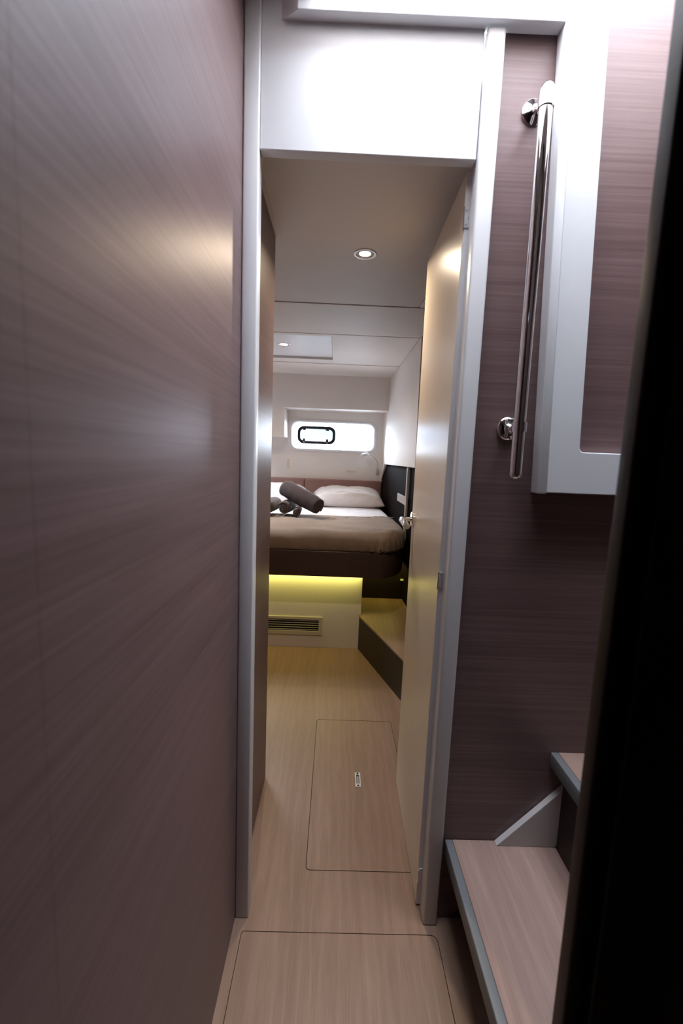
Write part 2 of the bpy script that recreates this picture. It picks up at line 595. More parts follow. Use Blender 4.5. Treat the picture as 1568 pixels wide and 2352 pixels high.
w = bm_new(); box(w, FILL_SKYL[0] - 0.03, FILL_SKYL[1] + 0.03, FILL_SKYL[2] - 0.03, FILL_SKYL[3] + 0.03, 2.165, 2.175, 0.002, 1)
obj('pane', w, M['glass'], w2)
w = bm_new(); ring_solid(w, rrect(FILL_SKYL[0] - 0.012, FILL_SKYL[1] + 0.012, FILL_SKYL[2] - 0.012, FILL_SKYL[3] + 0.012, 0.002, 2), rrect(FILL_SKYL[0], FILL_SKYL[1], FILL_SKYL[2], FILL_SKYL[3], 0.002, 2), XY, 2.1115, 2.1650)
obj('lining', w, M['white'], w2)

# ---- near dark post and panel on the right, wall behind the camera
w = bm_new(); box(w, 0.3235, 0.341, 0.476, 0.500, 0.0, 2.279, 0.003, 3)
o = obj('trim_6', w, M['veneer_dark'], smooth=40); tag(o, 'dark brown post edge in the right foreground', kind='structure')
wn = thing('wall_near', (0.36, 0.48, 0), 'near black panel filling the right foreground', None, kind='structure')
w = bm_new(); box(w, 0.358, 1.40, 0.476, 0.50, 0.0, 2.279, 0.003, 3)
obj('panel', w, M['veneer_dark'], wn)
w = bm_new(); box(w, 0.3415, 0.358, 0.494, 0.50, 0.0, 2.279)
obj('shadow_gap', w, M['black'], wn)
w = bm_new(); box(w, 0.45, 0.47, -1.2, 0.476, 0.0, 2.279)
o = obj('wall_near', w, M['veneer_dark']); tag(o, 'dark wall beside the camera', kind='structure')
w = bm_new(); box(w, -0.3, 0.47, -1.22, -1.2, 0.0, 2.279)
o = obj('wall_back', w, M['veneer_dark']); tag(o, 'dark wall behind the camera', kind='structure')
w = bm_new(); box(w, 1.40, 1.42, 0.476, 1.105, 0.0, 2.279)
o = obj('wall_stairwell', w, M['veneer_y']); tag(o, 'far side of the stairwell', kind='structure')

# ---- cabin shell
RR = rrect(-0.49, 0.385, 1.362, 1.630, 0.075, 10)
w = bm_new()
plate_holes(w, [(-1.7, 0.3), (0.48, 0.3), (0.48, 2.07), (-1.7, 2.07)], [RR], XZ, Y_HULL, Y_HULL + 0.05)
wf = obj('wall_far', w, M['hull']); tag(wf, 'cream hull side wall holding the window above the bed', kind='structure')
for px in (-0.44, -0.22, -0.035, 0.125, 0.29):
    w = bm_new(); lathe(w, (px, Y_HULL + 0.001, 1.714 + 0.001 * px), (0, -1, 0), [(0, 0.005), (0.003, 0.004)], 10)
    obj('screw', w, M['steel'], wf)
Q = [(-1.7, 1.462), (-0.514, 1.462), (-0.519, 1.741), (0.52, 1.748), (0.52, 2.068), (-1.7, 2.068)]
w = bm_new()
prism(w, [(x, Y_UP, z) for x, z in Q], [(x + (0.004 if -0.6 < x < -0.5 else 0), Y_HULL - 0.0005, z - (0.002 if 1.7 < z < 1.8 else 0)) for x, z in Q], 0.0025, 2)
o = obj('wall_upper', w, M['cream']); tag(o, 'cream upper wall panel stepping out above the window', kind='structure')
# right white side wall of the cabin: a leaning panel with a tapering tail
top = lambda y: 0.508 + (y - 2.8) * (0.494 - 0.508) / 1.45
poly = [(2.86, 2.064, 0.507), (4.30, 2.058, 0.493), (Y_HULL, 2.055, 0.462), (Y_HULL, 1.065, 0.476), (4.285, 1.235, 0.471), (2.90, 1.240, 0.522)]
w = bm_new()
prism(w, [(x, y, z) for y, z, x in poly], [(x + 0.03, y, z) for y, z, x in poly], 0.002, 2)
o = obj('wall_side', w, M['hull']); tag(o, 'white side wall of the cabin right of the window', kind='structure')
# dark lower side panel behind the shelf rail
w = bm_new()
pl = [(0.484, Y_HULL), (0.484, 4.5), (0.548, 2.90), (0.62, 2.90), (0.62, Y_HULL)]
prism(w, [(x, y, 0.24) for x, y in pl], [(x, y, 1.234) for x, y in pl])
wd = obj('wall_locker', w, M['locker']); tag(wd, 'dark brown locker side below the white side wall', kind='structure')
w = bm_new(); box(w, 0.5500, 0.63, 1.119, 2.858, 0.0, 2.064, 0.002, 1)
o = obj('wall_wardrobe', w, M['veneer_dark']); tag(o, 'dark wardrobe side hidden behind the open door', kind='structure')
w = bm_new(); box(w, -1.72, -1.70, 1.1, 4.7, 0.0, 2.1)
o = obj('wall_cabin', w, M['veneer_y']); tag(o, 'brown wall on the unseen left of the cabin', kind='structure')
w = bm_new(); box(w, 0.645, 0.665, 1.10, 4.75, 0.0, 2.13)
o = obj('wall_hull', w, M['veneer_y']); tag(o, 'hull shell outside the locker', kind='structure')
w = bm_new(); box(w, -1.72, 0.665, Y_HULL + 0.001, Y_HULL + 0.05, 0.0, 0.2995); box(w, 0.4805, 0.665, Y_HULL + 0.001, Y_HULL + 0.05, 0.3, 2.13)
o = obj('wall_hull', w, M['hull']); tag(o, 'hull shell around the window wall', kind='structure')
w = bm_new(); box(w, -1.72, -0.276, 1.116, 1.13, 0.0, 2.1)
o = obj('wall_bulkhead', w, M['veneer_x']); tag(o, 'bulkhead between corridor and cabin', kind='structure')
w = bm_new(); box(w, 0.333, 0.63, 1.106, 1.118, 0.0, 2.1)
o = obj('wall_bulkhead', w, M['veneer_x']); tag(o, 'bulkhead behind the open door', kind='structure')

# ---- door leaf
dr = thing('door_1', (0.287, 1.117, 0), 'cream cabin door standing open against the right side', 'door', kind='structure')
w = bm_new(); box(w, 0.287, 0.325, 1.1165, 1.603, 0.006, 1.9745, 0.0018, 2)
obj('leaf', w, M['door'], dr)
w = bm_new(); box(w, 0.2885, 0.324, 1.1155, 1.1166, 0.008, 1.973)
obj('edge_band', w, M['jamb'], dr)
for zc in (1.873, 0.984, 0.104):
    w = bm_new(); box(w, 0.2855, 0.303, 1.1135, 1.1156, zc - 0.0225, zc + 0.0225, 0.0008, 2)
    h = obj('hinge', w, M['steel'], dr)
    w = bm_new(); lathe(w, (0.2865, 1.1135, zc - 0.0225), (0, 0, 1), [(0, 0.0032), (0.045, 0.0032)], 12)
    obj('knuckle', w, M['chrome'], h, smooth=40)
    for dx, dz in ((0.2925, 0.016), (0.2985, 0.0), (0.2925, -0.016)):
        w = bm_new(); lathe(w, (dx, 1.1136, zc + dz), (0, -1, 0), [(0, 0.0027), (0.0006, 0.0025), (0.0006, 0.0010), (-0.0004, 0.0009)], 14)
        obj('screw', w, M['screw'], h, smooth=40)
HY, HZ = 1.572, 1.080
w = bm_new(); lathe(w, (0.287, HY, HZ), (-1, 0, 0), [(0, 0.0275), (0.006, 0.0275), (0.0085, 0.0255), (0.009, 0.0)], 36, cap=False)
hd = obj('handle', w, M['chrome'], dr, smooth=35)
w = bm_new()
pts = [(0.279, HY, HZ), (0.262, HY, HZ), (0.250, HY - 0.001, HZ), (0.2445, HY - 0.006, HZ), (0.2430, HY - 0.016, HZ), (0.2430, HY - 0.05, HZ - 0.001), (0.2435, HY - 0.128, HZ - 0.006), (0.2435, HY - 0.134, HZ - 0.0065)]
tube(w, pts, [0.0085, 0.0085, 0.0095, 0.0105, 0.011, 0.0112, 0.0120, 0.009], 18)
obj('lever', w, M['chrome'], hd, smooth=50)

dr.location.x = 0.2812
dr.rotation_euler.z = math.radians(-0.95)

# ---- window
wi = thing('window_1', (-0.05, Y_HULL, 1.34), 'long rounded hull window with an opening black framed porthole', 'window', kind='structure')
w = bm_new()
ring_solid(w, rrect(-0.522, 0.413, 1.334, 1.655, 0.09, 10), rrect(-0.470, 0.378, 1.360, 1.632, 0.068, 10), XZ, Y_HULL - 0.018, Y_HULL + 0.03, 0.009)
obj('window_frame', w, M['white'], wi, smooth=40)
w = bm_new()
ring_solid(w, rrect(-0.471, 0.379, 1.359, 1.633, 0.069, 10), rrect(-0.467, 0.375, 1.363, 1.629, 0.066, 10), XZ, Y_HULL + 0.024, Y_HULL + 0.028)
obj('seal', w, M['black_plastic'], wi)
PO = rrect(-0.416, -0.017, 1.409, 1.595, 0.068, 10)
PI_ = rrect(-0.385, -0.048, 1.439, 1.564, 0.044, 10)
w = bm_new()
plate_holes(w, rrect(-0.480, 0.386, 1.352, 1.640, 0.07, 10), [PI_], XZ, Y_HULL + 0.030, Y_HULL + 0.036)
obj('pane', w, M['glass'], wi)
w = bm_new()
ring_solid(w, PO, PI_, XZ, Y_HULL + 0.002, Y_HULL + 0.034, 0.008)
pf = obj('porthole_frame', w, M['black_plastic'], wi, smooth=40)
w = bm_new()
ring_solid(w, rrect(-0.389, -0.044, 1.435, 1.568, 0.046, 10), rrect(-0.383, -0.050, 1.441, 1.562, 0.042, 10), XZ, Y_HULL + 0.001, Y_HULL + 0.006)
obj('bead', w, M['chrome'], pf)
w = bm_new(); prism(w, [(x, Y_HULL + 0.018, z) for x, z in PI_], [(x, Y_HULL + 0.022, z) for x, z in PI_])
obj('porthole_pane', w, M['pane'], wi)
for hx in (-0.345, -0.105):
    w = bm_new(); box(w, hx - 0.021, hx + 0.021, Y_HULL - 0.008, Y_HULL + 0.010, 1.566, 1.590, 0.003, 2)
    box(w, hx - 0.018, hx + 0.018, Y_HULL - 0.004, Y_HULL + 0.016, 1.548, 1.568, 0.003, 2)
    h = obj('hinge', w, M['black_plastic'], pf)
    for sx in (-0.009, 0.009):
        w = bm_new(); lathe(w, (hx + sx, Y_HULL - 0.004, 1.558), (0, -1, 0), [(0, 0.005), (0.002, 0.0045)], 12)
        obj('screw', w, M['chrome'], wi)
    w = bm_new()
    out = [(hx - 0.014, 1.432), (hx + 0.014, 1.432), (hx + 0.014, 1.452), (hx + 0.008, 1.465), (hx, 1.470), (hx - 0.008, 1.465), (hx - 0.013, 1.452)]
    prism(w, [(x, Y_HULL - 0.012, z) for x, z in out], [(x, Y_HULL + 0.012, z) for x, z in out], 0.003, 2)
    obj('latch', w, M['black_plastic'], pf)
    w = bm_new(); lathe(w, (hx, Y_HULL - 0.010, 1.430), (0, 0, -1), [(0, 0.010), (0.008, 0.008)], 14)
    obj('latch_button', w, M['jamb'], wi)

# ================================================================== THINGS
# ---- floor hatches
h1 = thing('floor_hatch', (0.06, 0.72, 0), 'oak floor hatch nearest the camera, in front of the doorway', 'hatch')
w = bm_new(); prism(w, [(x, y, 0.0) for x, y in near_hatch], [(x, y, -0.012) for x, y in near_hatch], 0.0006, 1)
obj('panel', w, M['floor'], h1)
h2 = thing('floor_hatch', (0.135, 1.61, 0), 'oak floor hatch inside the doorway with a steel flush latch', 'hatch')
LX0, LX1, LY0, LY1 = 0.1235, 0.1475, 1.572, 1.652
w = bm_new(); plate_holes(w, cabin_hatch, [rrect(LX0, LX1, LY0, LY1, 0.003)], XY, 0.0, -0.012)
obj('panel', w, M['floor'], h2)
w = bm_new()
ring_solid(w, rrect(LX0 + 0.0006, LX1 - 0.0006, LY0 + 0.0006, LY1 - 0.0006, 0.003, 6), rrect(LX0 + 0.006, LX1 - 0.006, LY0 + 0.016, LY1 - 0.014, 0.002, 6), XY, 0.0012, -0.010, 0.0)
lt = obj('latch', w, M['steel'], h2)
w = bm_new(); box(w, LX0 + 0.0055, LX1 - 0.0055, LY0 + 0.0155, LY1 - 0.0135, -0.0115, -0.009)
obj('latch_well', w, M['black_plastic'], lt)
w = bm_new(); box(w, LX0 + 0.0075, LX1 - 0.0075, LY0 + 0.018, LY0 + 0.060, -0.009, -0.0005, 0.001, 2)
obj('latch_tongue', w, M['screw'], lt)
for yy in (LY0 + 0.008, LY1 - 0.0065):
    w = bm_new(); lathe(w, ((LX0 + LX1) / 2, yy, 0.0012), (0, 0, 1), [(0, 0.0042), (0.0006, 0.0036)], 14)
    obj('screw', w, M['gap'], lt)

# ---- stairs
st = thing('stairs', (0.6, 0.8, 0), 'short companionway stairs with two oak treads at the right', 'stairs')
def tread(x0, x1, z, th, y0):
    out = rrect(x0 + 0.021, x1, y0, YW - 0.0012, 0.001, 1)
    w = bm_new(); prism(w, [(x, y, z) for x, y in out], [(x, y, z - th) for x, y in out], 0.0008, 1)
    t = obj('tread', w, M['tread'], st)
    w = bm_new(); box(w, x0, x0 + 0.0208, y0, YW - 0.0012, z - th, z + 0.0004, 0.0025, 3)
    obj('nosing', w, M['grey'], t, smooth=40)
tread(0.342, 0.644, 0.252, 0.046, 0.505)
tread(0.612, 0.93, 0.524, 0.040, 0.505)
tread(0.905, 1.30, 0.796, 0.040, 0.505)
for a, z in ((0.480, 0.252), ):
    tri = [(a, z + 0.0005), (0.650, z + 0.0005), (0.700, 0.4838), (0.706, 0.4838), (a + 0.228, 0.4838)]
    tri = [(a, z + 0.0005), (0.643, z + 0.0005), (0.730, 0.40), (0.730, 0.4838), (a + 0.2235, 0.4838)]
    w = bm_new(); prism(w, [(x, YW - 0.019, q) for x, q in tri], [(x, YW - 0.0012, q) for x, q in tri], 0.0012, 2)
    obj('gusset', w, M['greyp'], st)
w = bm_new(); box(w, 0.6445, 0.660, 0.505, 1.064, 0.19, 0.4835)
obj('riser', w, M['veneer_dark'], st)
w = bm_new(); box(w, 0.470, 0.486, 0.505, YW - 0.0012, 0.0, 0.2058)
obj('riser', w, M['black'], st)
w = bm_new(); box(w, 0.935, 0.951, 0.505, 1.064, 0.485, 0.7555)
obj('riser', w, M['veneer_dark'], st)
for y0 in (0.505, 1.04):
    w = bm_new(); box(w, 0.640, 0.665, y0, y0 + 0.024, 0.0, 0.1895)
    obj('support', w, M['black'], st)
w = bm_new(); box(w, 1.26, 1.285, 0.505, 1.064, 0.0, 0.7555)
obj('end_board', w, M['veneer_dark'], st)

# ---- grab rail
GX, GY = 0.415, 1.018
gr = thing('grab_rail', (GX, YW, 1.26), 'polished steel vertical grab rail on the veneer wall beside the stairs', 'handrail')
w = bm_new(); lathe(w, (GX + 0.004, GY, 1.272), (-0.006, 0, 0.805), [(0, 0.0142), (0.775, 0.0142)], 32)
obj('bar', w, M['chrome'], gr, smooth=40)
w = bm_new(); lathe(w, (GX - 0.0018, GY, 2.045), (0, 0, 1), [(0, 0.0145), (0, 0.0168), (0.030, 0.0168), (0.037, 0.0155), (0.043, 0.0125), (0.047, 0.008), (0.0485, 0.0)], 32, cap=False)
obj('end_cap', w, M['chrome'], gr, smooth=40)
w = bm_new(); lathe(w, (GX + 0.004, GY, 1.276), (0, 0, -1), [(0, 0.0148), (0.006, 0.0142), (0.011, 0.0115), (0.0145, 0.007), (0.0155, 0.0)], 32, cap=False)
obj('end_cap', w, M['chrome'], gr, smooth=40)
for zb, xb in ((2.083, GX - 0.001), (1.382, GX + 0.003)):
    zr = zb if zb < 2 else 2.06
    bx = xb
    w = bm_new(); lathe(w, (bx, YW - 0.0005, zb), (0, -1, 0), [(0, 0.0275), (0.004, 0.0275), (0.0065, 0.025), (0.010, 0.0125), (0.016, 0.0085), (0.030, 0.0075), (0.046, 0.0075)] if zb < 2 else [(0, 0.0275), (0.004, 0.0275), (0.0065, 0.025), (0.010, 0.0125), (0.014, 0.009)], 32)
    if zb > 2:
        tube(w, [(bx, YW - 0.012, zb), (bx, YW - 0.03, zb - 0.010), (bx, GY + 0.012, zb - 0.030)], 0.008, 14)
    b2 = obj('bracket', w, M['chrome'], gr, smooth=35)
    w = bm_new(); lathe(w, (bx - 0.0165, YW - 0.0066, zb + 0.001), (0, -1, 0), [(0, 0.0046), (0.001, 0.0046), (0.0012, 0.0030), (0.0002, 0.0012)], 14)
    obj('screw', w, M['screw'], b2, smooth=35)
    if zb < 2:
        w = bm_new(); lathe(w, (xb, GY, zb - 0.011), (0, 0, 1), [(0, 0.0143), (0, 0.0172), (0.022, 0.0172), (0.022, 0.0143)], 32)
        obj('clamp', w, M['chrome'], b2, smooth=35)

# ---- recessed ceiling lights
def downlight(x, y, z, r, power, label):
    t = thing('ceiling_light', (x, y, z), label, 'light', 'recessed ceiling lights')
    w = bm_new(); lathe(w, (x, y, z + 0.004), (0, 0, -1), [(0.0, r * 0.70), (0.0, r), (0.0045, r), (0.0065, r * 0.95), (0.0065, r * 0.80), (0.001, r * 0.70)], 40, cap=False)
    obj('ring', w, M['steel'], t, smooth=35)
    w = bm_new(); lathe(w, (x, y, z + 0.003), (0, 0, -1), [(0, r * 0.71), (0.001, r * 0.70), (0.003, r * 0.5), (0.0035, 0.0005)], 32)
    obj('lens', w, M['lens'], t, smooth=True)
    l = bpy.data.lights.new('bulb', 'AREA')
    l.shape = 'DISK'
    l.size = r * 1.3
    l.energy = power
    l.color = (1.0, 0.80, 0.58)
    l.spread = math.radians(150)
    o = bpy.data.objects.new('bulb', l)
    o.location = (0, 0, -0.006)
    COL.objects.link(o)
    o.parent = t
downlight(0.077, 1.727, ZC1, 0.0435, 6.5, 'recessed round ceiling light just inside the doorway, the nearer one')

# ---- deck hatch blind with a second light
bl = thing('skylight_blind', (-0.45, 3.3, ZC2), 'pale glossy skylight blind panel set in the cabin ceiling', 'blind')
w = bm_new(); box(w, -0.858, -0.0625, 2.957, 3.653, ZC2 + 0.017, ZC2 + 0.040, 0.002, 2)
obj('panel', w, painted('blind_white', (0.80, 0.82, 0.86), 0.30), bl)
downlight(-0.412, 3.29, ZC2 + 0.0165, 0.048, 6.0, 'recessed round light in the skylight blind over the bed')

# ---- bed: leather rim, white box below
bd = thing('bed', (-0.4, 3.6, 0), 'low fixed double bed with a brown leather rim on a white base', 'bed')
def bed_outline(inset=0.0, x0=-1.66, y1=4.50, n=10, xr=0.496, yf=2.68, r=0.20):
    out = [(x0 + inset, yf + inset)]
    cx, cy, rr = xr - r, yf + r * 2.1, 1.0
    for k in range(n + 1):
        a = math.radians(-90 + 90 * k / n)
        out.append((cx + (r - inset) * math.cos(a), cy + (r * 2.1 - inset) * math.sin(a)))
    xb = xr - 0.028 * (y1 - 3.1) / 1.4                 # the side tapers with the hull
    out += [(xb - inset, y1 - inset), (x0 + inset, y1 - inset)]
    return out
w = bm_new()
prism(w, [(x, y, 0.536) for x, y in bed_outline()], [(x, y, 0.704) for x, y in bed_outline()], 0.008, 3)
obj('rim', w, M['rim'], bd, smooth=40)
w = bm_new(); box(w, -1.66, 0.2045, 2.825, 4.50, 0.0, 0.5355, 0.001, 1)
obj('base_box', w, M['cream'], bd)

# LED strip under the rim
w = bm_new(); box(w, -1.5, 0.20, 2.800, 2.812, 0.528, 0.5355)
led = thing('light_strip', (-0.4, 2.806, 0.53), 'yellow light strip hidden under the front rim of the bed', 'light')
obj('strip', w, M['led'], led)
w = bm_new(); box(w, 0.516, 0.5444, 3.180, 3.1905, 0.386, 0.397)
obj('strip', w, emitter('led_end', (0.85, 0.85, 0.10), 0.5), led)
def strip_light(x, y, z, sx, sy, e):
    l = bpy.data.lights.new('strip_glow', 'AREA')
    l.shape = 'RECTANGLE'
    l.size, l.size_y = sx, sy
    l.energy = e
    l.color = (0.88, 0.79, 0.17)
    o = bpy.data.objects.new('strip_glow', l)
    o.location = Vector((x, y, z)) - Vector(led['_base'])
    o.parent = led
    COL.objects.link(o)
strip_light(-0.65, 2.79, 0.526, 1.7, 0.02, 3.0)
strip_light(0.36, 3.16, 0.526, 0.30, 0.02, 0.55)

# ---- side step at the right of the bed
sp = thing('step', (0.45, 2.6, 0), 'low step beside the bed with dark riser and pale wooden top', 'step')
pl = [(0.189, 2.826), (0.392, 2.200), (0.545, 1.62), (0.5446, 2.86), (0.5446, 3.19), (0.2052, 3.19), (0.2052, 2.826)]
rp = [(x + (0.004 if x < 0.4 and y < 2.9 else 0), y) for x, y in pl]
rp = [(min(x, 0.5446), y) for x, y in rp]
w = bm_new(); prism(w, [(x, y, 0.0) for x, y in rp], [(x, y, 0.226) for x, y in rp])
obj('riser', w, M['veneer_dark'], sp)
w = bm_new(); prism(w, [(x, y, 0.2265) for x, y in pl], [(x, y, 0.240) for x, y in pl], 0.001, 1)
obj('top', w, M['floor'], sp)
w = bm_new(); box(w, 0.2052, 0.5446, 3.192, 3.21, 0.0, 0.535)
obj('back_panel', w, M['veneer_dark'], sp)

# ---- air vent
vg = thing('air_vent', (-0.3, 2.825, 0.09), 'rectangular louvred air vent in the white bed base', 'vent')
w = bm_new()
ring_solid(w, rrect(-0.56, -0.0525, 0.0905, 0.2165, 0.001, 2), rrect(-0.535, -0.0770, 0.1175, 0.1965, 0.001, 2), XZ, 2.8175, 2.8245, 0.001)
obj('frame', w, M['grille'], vg)
w = bm_new(); box(w, -0.536, -0.076, 2.8236, 2.8246, 0.117, 0.197)
obj('dark_backing', w, M['black'], vg)
for k in range(5):
    z = 0.126 + k * 0.0155
    w = bm_new()
    sl = [(2.8185, z), (2.8195, z - 0.0012), (2.8225, z + 0.0004), (2.8222, z + 0.0016)]
    prism(w, [(-0.535, y, q) for y, q in sl], [(-0.077, y, q) for y, q in sl])
    obj('slat', w, M['grille'], vg)

# ---- soft slab builder (mattress, blanket)
def resample(out, n):
    pts = [Vector((x, y)) for x, y in out]
    seg = [(pts[i], pts[(i + 1) % len(pts)]) for i in range(len(pts))]
    tot = sum((b - a).length for a, b in seg)
    res, i, acc = [], 0, 0.0
    for k in range(n):
        s = tot * k / n
        while acc + (seg[i][1] - seg[i][0]).length < s:
            acc += (seg[i][1] - seg[i][0]).length
            i += 1
        a, b = seg[i]
        res.append(a + (b - a) * ((s - acc) / (b - a).length))
    return res

def soft_slab(out, z0, z1, r, rings=26, n=240, disp=None, shell=None):
    p = resample(out, n)
    c = sum(p, Vector((0, 0))) / n
    nor = []
    for i in range(n):
        t = p[(i + 1) % n] - p[i - 1]
        nor.append(Vector((t.y, -t.x)).normalized())
    prof = [(0.010, z0), (0.002, z0 + 0.012)]
    for k in range(1, 9):
        a = math.radians(90 * k / 8)
        prof.append((r * (1 - math.cos(a)), z1 - r * 0.9 + r * 0.9 * math.sin(a)))
    bm = bmesh.new()
    rows = []
    for d, z in prof:
        rows.append([bm.verts.new((p[i].x - nor[i].x * d, p[i].y - nor[i].y * d, z)) for i in range(n)])
    last = [Vector((v.co.x, v.co.y)) for v in rows[-1]]
    for k in range(1, rings):
        f = k / rings
        rows.append([bm.verts.new((*(q + (c - q) * f), z1)) for q in last])
    for a, b in zip(rows, rows[1:]):
        for k in range(n):
            bm.faces.new((a[k], a[(k + 1) % n], b[(k + 1) % n], b[k]))
    bm.faces.new(rows[-1])
    if not shell:
        bm.faces.new(list(reversed(rows[0])))
    if disp:
        for v in bm.verts:
            v.co += disp(v.co)
    bmesh.ops.recalc_face_normals(bm, faces=bm.faces)
    return bm

def fbm(p, s):
    return mnoise.fractal(Vector(p) * s, 0.8, 2.0, 4)

def d_sheet(p):
    f = fbm((p.x * 0.5, p.y * 1.6, p.z), 5) * 0.004
    return Vector((0, 0, f if p.z > 0.76 else 0))
m1 = soft_slab(bed_outline(0.012, y1=4.49, xr=0.498), 0.7045, 0.815, 0.06, disp=d_sheet)
o = obj('mattress', m1, M['sheet'], smooth=True)
tag(o, 'mattress under a pale white sheet on the bed', 'mattress')

def d_blanket(p):
    k = max(0.0, min(1.0, (0.822 - p.z) / 0.09))               # 1 at the hem
    # diagonal drag folds over the top, gathers near the rounded corner
    top = 0.005 * math.sin(22 * (p.y - 2.7) + 5 * math.sin(3.1 * p.x + 0.6)) * math.exp(-((p.y - 2.86) / 0.22) ** 2)
    top += 0.004 * fbm((p.x * 0.7, p.y * 1.8, 0.3), 6)
    ang = math.atan2((p.y - 3.10) / 2.1, p.x - 0.296)
    g = math.exp(-((p.x - 0.34) / 0.16) ** 2)
    side = 0.020 * g * math.sin(34 * ang + 2 * math.sin(9 * p.z)) * k
    side += 0.009 * fbm((p.x * 1.2, 1.7, p.z * 0.5), 7) * k
    return Vector((side * 0.6, -abs(side) * 0.8 - 0.004 * k, top * (1 - k) + 0.006 * g * fbm((p.x, p.y, p.z), 16) * (1 - 0.5 * k)))
bo = [(x, y) for x, y in bed_outline(-0.002, y1=3.50, xr=0.501)]
m2 = soft_slab(bo, 0.7075, 0.829, 0.078, 34, 420, d_blanket, shell=True)
o = obj('blanket', m2, M['blanket'], smooth=True)
tag(o, 'taupe blanket spread over the foot of the bed', 'blanket')

# ---- pillows
def pillow(x, y, z, sx, sy, sz, rot, tiltx, label, seed):
    bm = bmesh.new()
    nu, nv = 48, 30
    def P(u, v, s):
        # pincushion outline, puffed middle
        x_ = u * (1 - 0.05 * (1 - v * v)) if True else u
        cx = u * (1 - 0.07 * (1 - abs(u)) * 0 - 0.06 * (1 - v * v) * 0) 
        ex = sx * (u - 0.04 * math.copysign(1, u) * (1 - v * v) * u * u)
        ey = sy * (v - 0.07 * math.copysign(1, v) * (1 - u * u) * v * v)
        h = sz * ((1 - u ** 4) ** 0.62) * ((1 - v ** 4) ** 0.62)
        wr = 0.10 * fbm((u * 1.6 + seed, v * 3.0, s * 0.7), 2.2) * sz * min(1, 4 * (1 - abs(u)) + 0.3)
        hz = s * h + (wr if h > 0.01 else 0)
        return Vector((ex, ey, hz))
    grids = []
    for s in (1, -0.55):
        grids.append([[bm.verts.new(P(-1 + 2 * i / nu, -1 + 2 * j / nv, s)) for j in range(nv + 1)] for i in range(nu + 1)])
    for gi, g in enumerate(grids):
        for i in range(nu):
            for j in range(nv):
                f = (g[i][j], g[i + 1][j], g[i + 1][j + 1], g[i][j + 1])
                bm.faces.new(f if gi == 0 else tuple(reversed(f)))
    bmesh.ops.remove_doubles(bm, verts=bm.verts, dist=0.0015)
    R = Matrix.Rotation(rot, 3, 'Z') @ Matrix.Rotation(tiltx, 3, 'X')
    for v in bm.verts:
        v.co = R @ v.co + Vector((x, y, z))
    lo = min(v.co.z for v in bm.verts)
    for v in bm.verts:
        if v.co.z < 0.8185:
            v.co.z = 0.8185
    bmesh.ops.recalc_face_normals(bm, faces=bm.faces)
    o = obj('pillow', bm, M['pillow'], smooth=True)
    tag(o, label, 'pillow', 'white pillows at the head of the bed')
pillow(0.125, 4.26, 0.882, 0.345, 0.20, 0.108, 0.02, math.radians(10), 'white pillow on the right side of the bed', 1.3)
pillow(-0.62, 4.26, 0.885, 0.36, 0.20, 0.115, -0.02, math.radians(10), 'white pillow on the left, behind the rolled towels', 5.1)

# ---- headboard
hb = thing('headboard', (-0.3, 4.56, 0.70), 'mauve brown leather headboard in two panels below the window', 'headboard')
for x0, x1 in ((-0.323, 0.477), (-1.66, -0.327)):
    w = bm_new(); box(w, x0, x1, 4.515, Y_HULL - 0.0005, 0.706, 1.054, 0.010, 3)
    obj('panel', w, M['head'], hb, smooth=40)

# ---- rolled towels
def towel(p0, p1, r, mtl, label, turns=2.6, bulge=0.05, seed=0.0):
    """spiral rolled cloth with thickness"""
    p0, p1 = Vector(p0), Vector(p1)
    ax = p1 - p0
    ln = ax.length
    a = ax.normalized()
    u, w_ = frame_of(a)
    bm = bmesh.new()
    steps, cols = 26 * int(turns + 1), 22
    th = r / (turns + 0.6)
    rows = []
    for i in range(steps + 1):
        t = i / steps
        ang = 2 * math.pi * turns * t
        rr = th * 0.35 + (r - th * 0.35) * t
        row = []
        for j in range(cols + 1):
            s = j / cols
            e = 1 - 0.11 * (abs(2 * s - 1) ** 8) + bulge * fbm((s * 2 + seed, ang * 0.15, 0.4), 1.6)
            shift = 0.012 * (1 - t) * (1 if s > 0.5 else -1) * 0
            pos = p0 + a * (ln * s + shift) + (u * math.cos(ang) + w_ * math.sin(ang)) * rr * e
            row.append(bm.verts.new(pos))
        rows.append(row)
    for A, B in zip(rows, rows[1:]):
        for j in range(cols):
            bm.faces.new((A[j], A[j + 1], B[j + 1], B[j]))
    bmesh.ops.recalc_face_normals(bm, faces=bm.faces)
    bmesh.ops.solidify(bm, geom=bm.faces[:], thickness=th * 0.86)
    o = obj('rolled_towel', bm, mtl, smooth=True)
    tag(o, label, 'towel', 'rolled towels on the bed')
    return o
TZ = 0.831
towel((-0.515, 3.22, TZ + 0.066), (-0.475, 3.50, TZ + 0.066), 0.062, M['towel'], 'rolled taupe towel at the far left of the towel pile', 2.4, 0.07, 1)
towel((-0.385, 3.25, TZ + 0.060), (-0.350, 3.48, TZ + 0.060), 0.056, M['towel'], 'rolled taupe towel in the middle under the big roll', 2.4, 0.08, 2)
towel((-0.284, 3.21, TZ + 0.040), (-0.290, 3.41, TZ + 0.040), 0.037, M['towel'], 'smallest rolled towel showing its spiral end', 2.2, 0.04, 3)
towel((-0.400, 3.38, TZ + 0.200), (-0.120, 3.21, TZ + 0.082), 0.081, M['towel_d'], 'large dark rolled towel leaning across the other towels', 2.6, 0.08, 4)

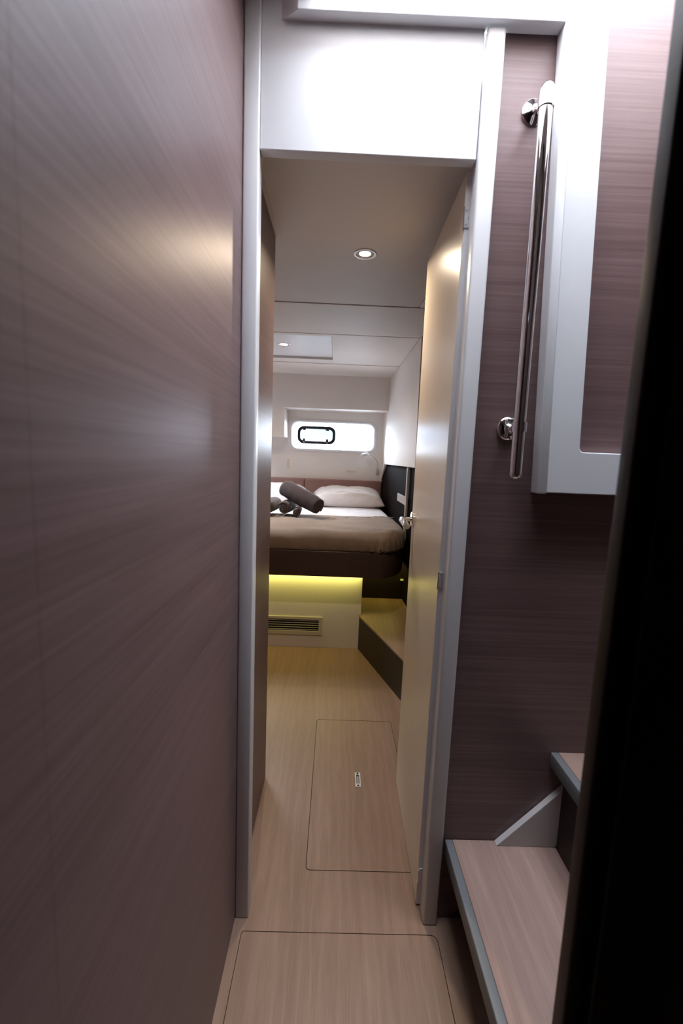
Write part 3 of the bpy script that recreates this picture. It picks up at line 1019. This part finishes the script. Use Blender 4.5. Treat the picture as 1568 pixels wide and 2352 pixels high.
# ---- reading lamp
rl = thing('reading_lamp', (0.427, Y_HULL, 1.12), 'slim reading lamp with bent neck under the window corner', 'lamp')
w = bm_new(); box(w, 0.418, 0.446, Y_HULL - 0.022, Y_HULL - 0.0005, 1.115, 1.183, 0.004, 3)
obj('base', w, M['steel'], rl, smooth=40)
nk = [(0.434, 4.565, 1.18), (0.4335, 4.56, 1.215), (0.428, 4.55, 1.245), (0.412, 4.535, 1.272), (0.385, 4.52, 1.297), (0.355, 4.50, 1.318), (0.325, 4.48, 1.327), (0.30, 4.465, 1.326)]
w = bm_new(); tube(w, nk, 0.0045, 10)
obj('neck', w, M['steel'], rl, smooth=True)
w = bm_new(); lathe(w, (0.315, 4.475, 1.329), (-0.075, -0.04, -0.018), [(0, 0.006), (0.006, 0.012), (0.03, 0.0145), (0.072, 0.0145), (0.076, 0.012), (0.076, 0.0)], 20, cap=False)
obj('shade', w, M['jamb'], rl, smooth=40)

# ---- old tape marks on the hull wall
for x0, x1, z0, z1, lb in ((-0.512, -0.490, 1.145, 1.245, 'upright strip of beige tape on the wall below the window'), (0.112, 0.205, 1.128, 1.152, 'short level strip of beige tape above the right pillow')):
    w = bm_new(); box(w, x0, x1, Y_HULL - 0.0014, Y_HULL - 0.0004, z0, z1, 0.0003, 1)
    tag(obj('tape_strip', w, M['tape']), lb, 'tape', 'beige tape strips')

# ---- shelf rail beside the bed
sr = thing('shelf_rail', (0.53, 3.2, 0.72), 'grey upright and fiddle rail on the dark locker beside the bed', 'rail')
w = bm_new(); box(w, 0.515, 0.530, 3.145, 3.185, 0.704, 1.234, 0.002, 2)
obj('post', w, M['greyp'], sr)
w = bm_new(); prism(w, [(0.510, 3.56, 0.955), (0.5165, 3.186, 0.955), (0.5165, 3.186, 1.015), (0.510, 3.56, 1.015)], [(0.5215, 3.56, 0.955), (0.532, 3.186, 0.955), (0.532, 3.186, 1.015), (0.5215, 3.56, 1.015)], 0.002, 2)
obj('rail', w, M['greyp'], sr)

# ---- outside the window: a neighbouring boat, a tree, harbour water
w = bm_new(); box(w, -40, 40, 5.0, 10.4, -1.2, -0.5); 
o = obj('ground', w, painted('bounce_quay', (0.55, 0.54, 0.52), 0.8)); tag(o, 'unseen pale quay added to bounce sky light in through the hull window', kind='structure')  # pale ground added below the view to throw sky light up into the cabin
w = bm_new(); box(w, -40, 40, 17, 60, -1.2, -0.5)
o = obj('ground', w, painted('far_bank', (0.42, 0.42, 0.38), 0.9)); tag(o, 'far bank of the harbour behind the boat', kind='structure')
w = bm_new(); box(w, -40, 40, 10.4, 17, -1.2, -0.76)
o = obj('water', w, M['water']); tag(o, 'harbour water between quay and far bank', kind='structure')
nb = thing('boat', (-0.5, 12, -0.755), 'pale neighbouring boat seen faintly through the window', 'boat')
w = bm_new(); prism(w, [(-5, 11, -0.755), (1.4, 11, -0.755), (2.0, 11, 1.2), (-5, 11, 1.2)], [(-5, 13.5, -0.755), (1.4, 13.5, -0.755), (2.0, 13.5, 1.2), (-5, 13.5, 1.2)], 0.05, 2)
obj('hull', w, M['boat'], nb)
w = bm_new(); prism(w, [(-4, 11.4, 1.2), (0.6, 11.4, 1.2), (0.1, 11.6, 2.7), (-4, 11.6, 2.7)], [(-4, 13.2, 1.2), (0.6, 13.2, 1.2), (0.1, 13.0, 2.7), (-4, 13.0, 2.7)], 0.05, 2)
obj('cabin', w, M['boat'], nb)
for x0, x1 in ((-3.0, -1.0), (-0.75, -0.1)):
    w = bm_new(); prism(w, [(x0, 11.44, 1.75), (x1, 11.44, 1.75), (x1, 11.50, 2.2), (x0, 11.50, 2.2)], [(x0, 11.60, 1.75), (x1, 11.60, 1.75), (x1, 11.66, 2.2), (x0, 11.66, 2.2)])
    obj('cabin_window', w, M['boatglass'], nb)
tr = thing('tree', (1.2, 24, -0.5), 'small green tree far behind the neighbouring boat', 'tree')
w = bm_new()
for k in range(26):
    c = Vector((0.9 + random.uniform(-0.9, 0.9), 24 + random.uniform(-0.9, 0.9), 3.3 + random.uniform(-0.8, 0.9)))
    t = bmesh.new(); bmesh.ops.create_icosphere(t, subdivisions=2, radius=random.uniform(0.3, 0.55))
    for v in t.verts:
        v.co = v.co * (1 + 0.3 * fbm(v.co + c, 3)) + c
    merge(w, t)
f = obj('foliage', w, M['leaf'], tr); f['kind'] = 'stuff'
w = bm_new(); tube(w, [(0.9, 24, -0.499), (0.95, 24, 1.5), (0.9, 24, 3.2)], [0.16, 0.12, 0.08], 10)
obj('trunk', w, M['bark'], tr)

for o in bpy.data.objects:
    if '_base' in o:
        del o['_base']
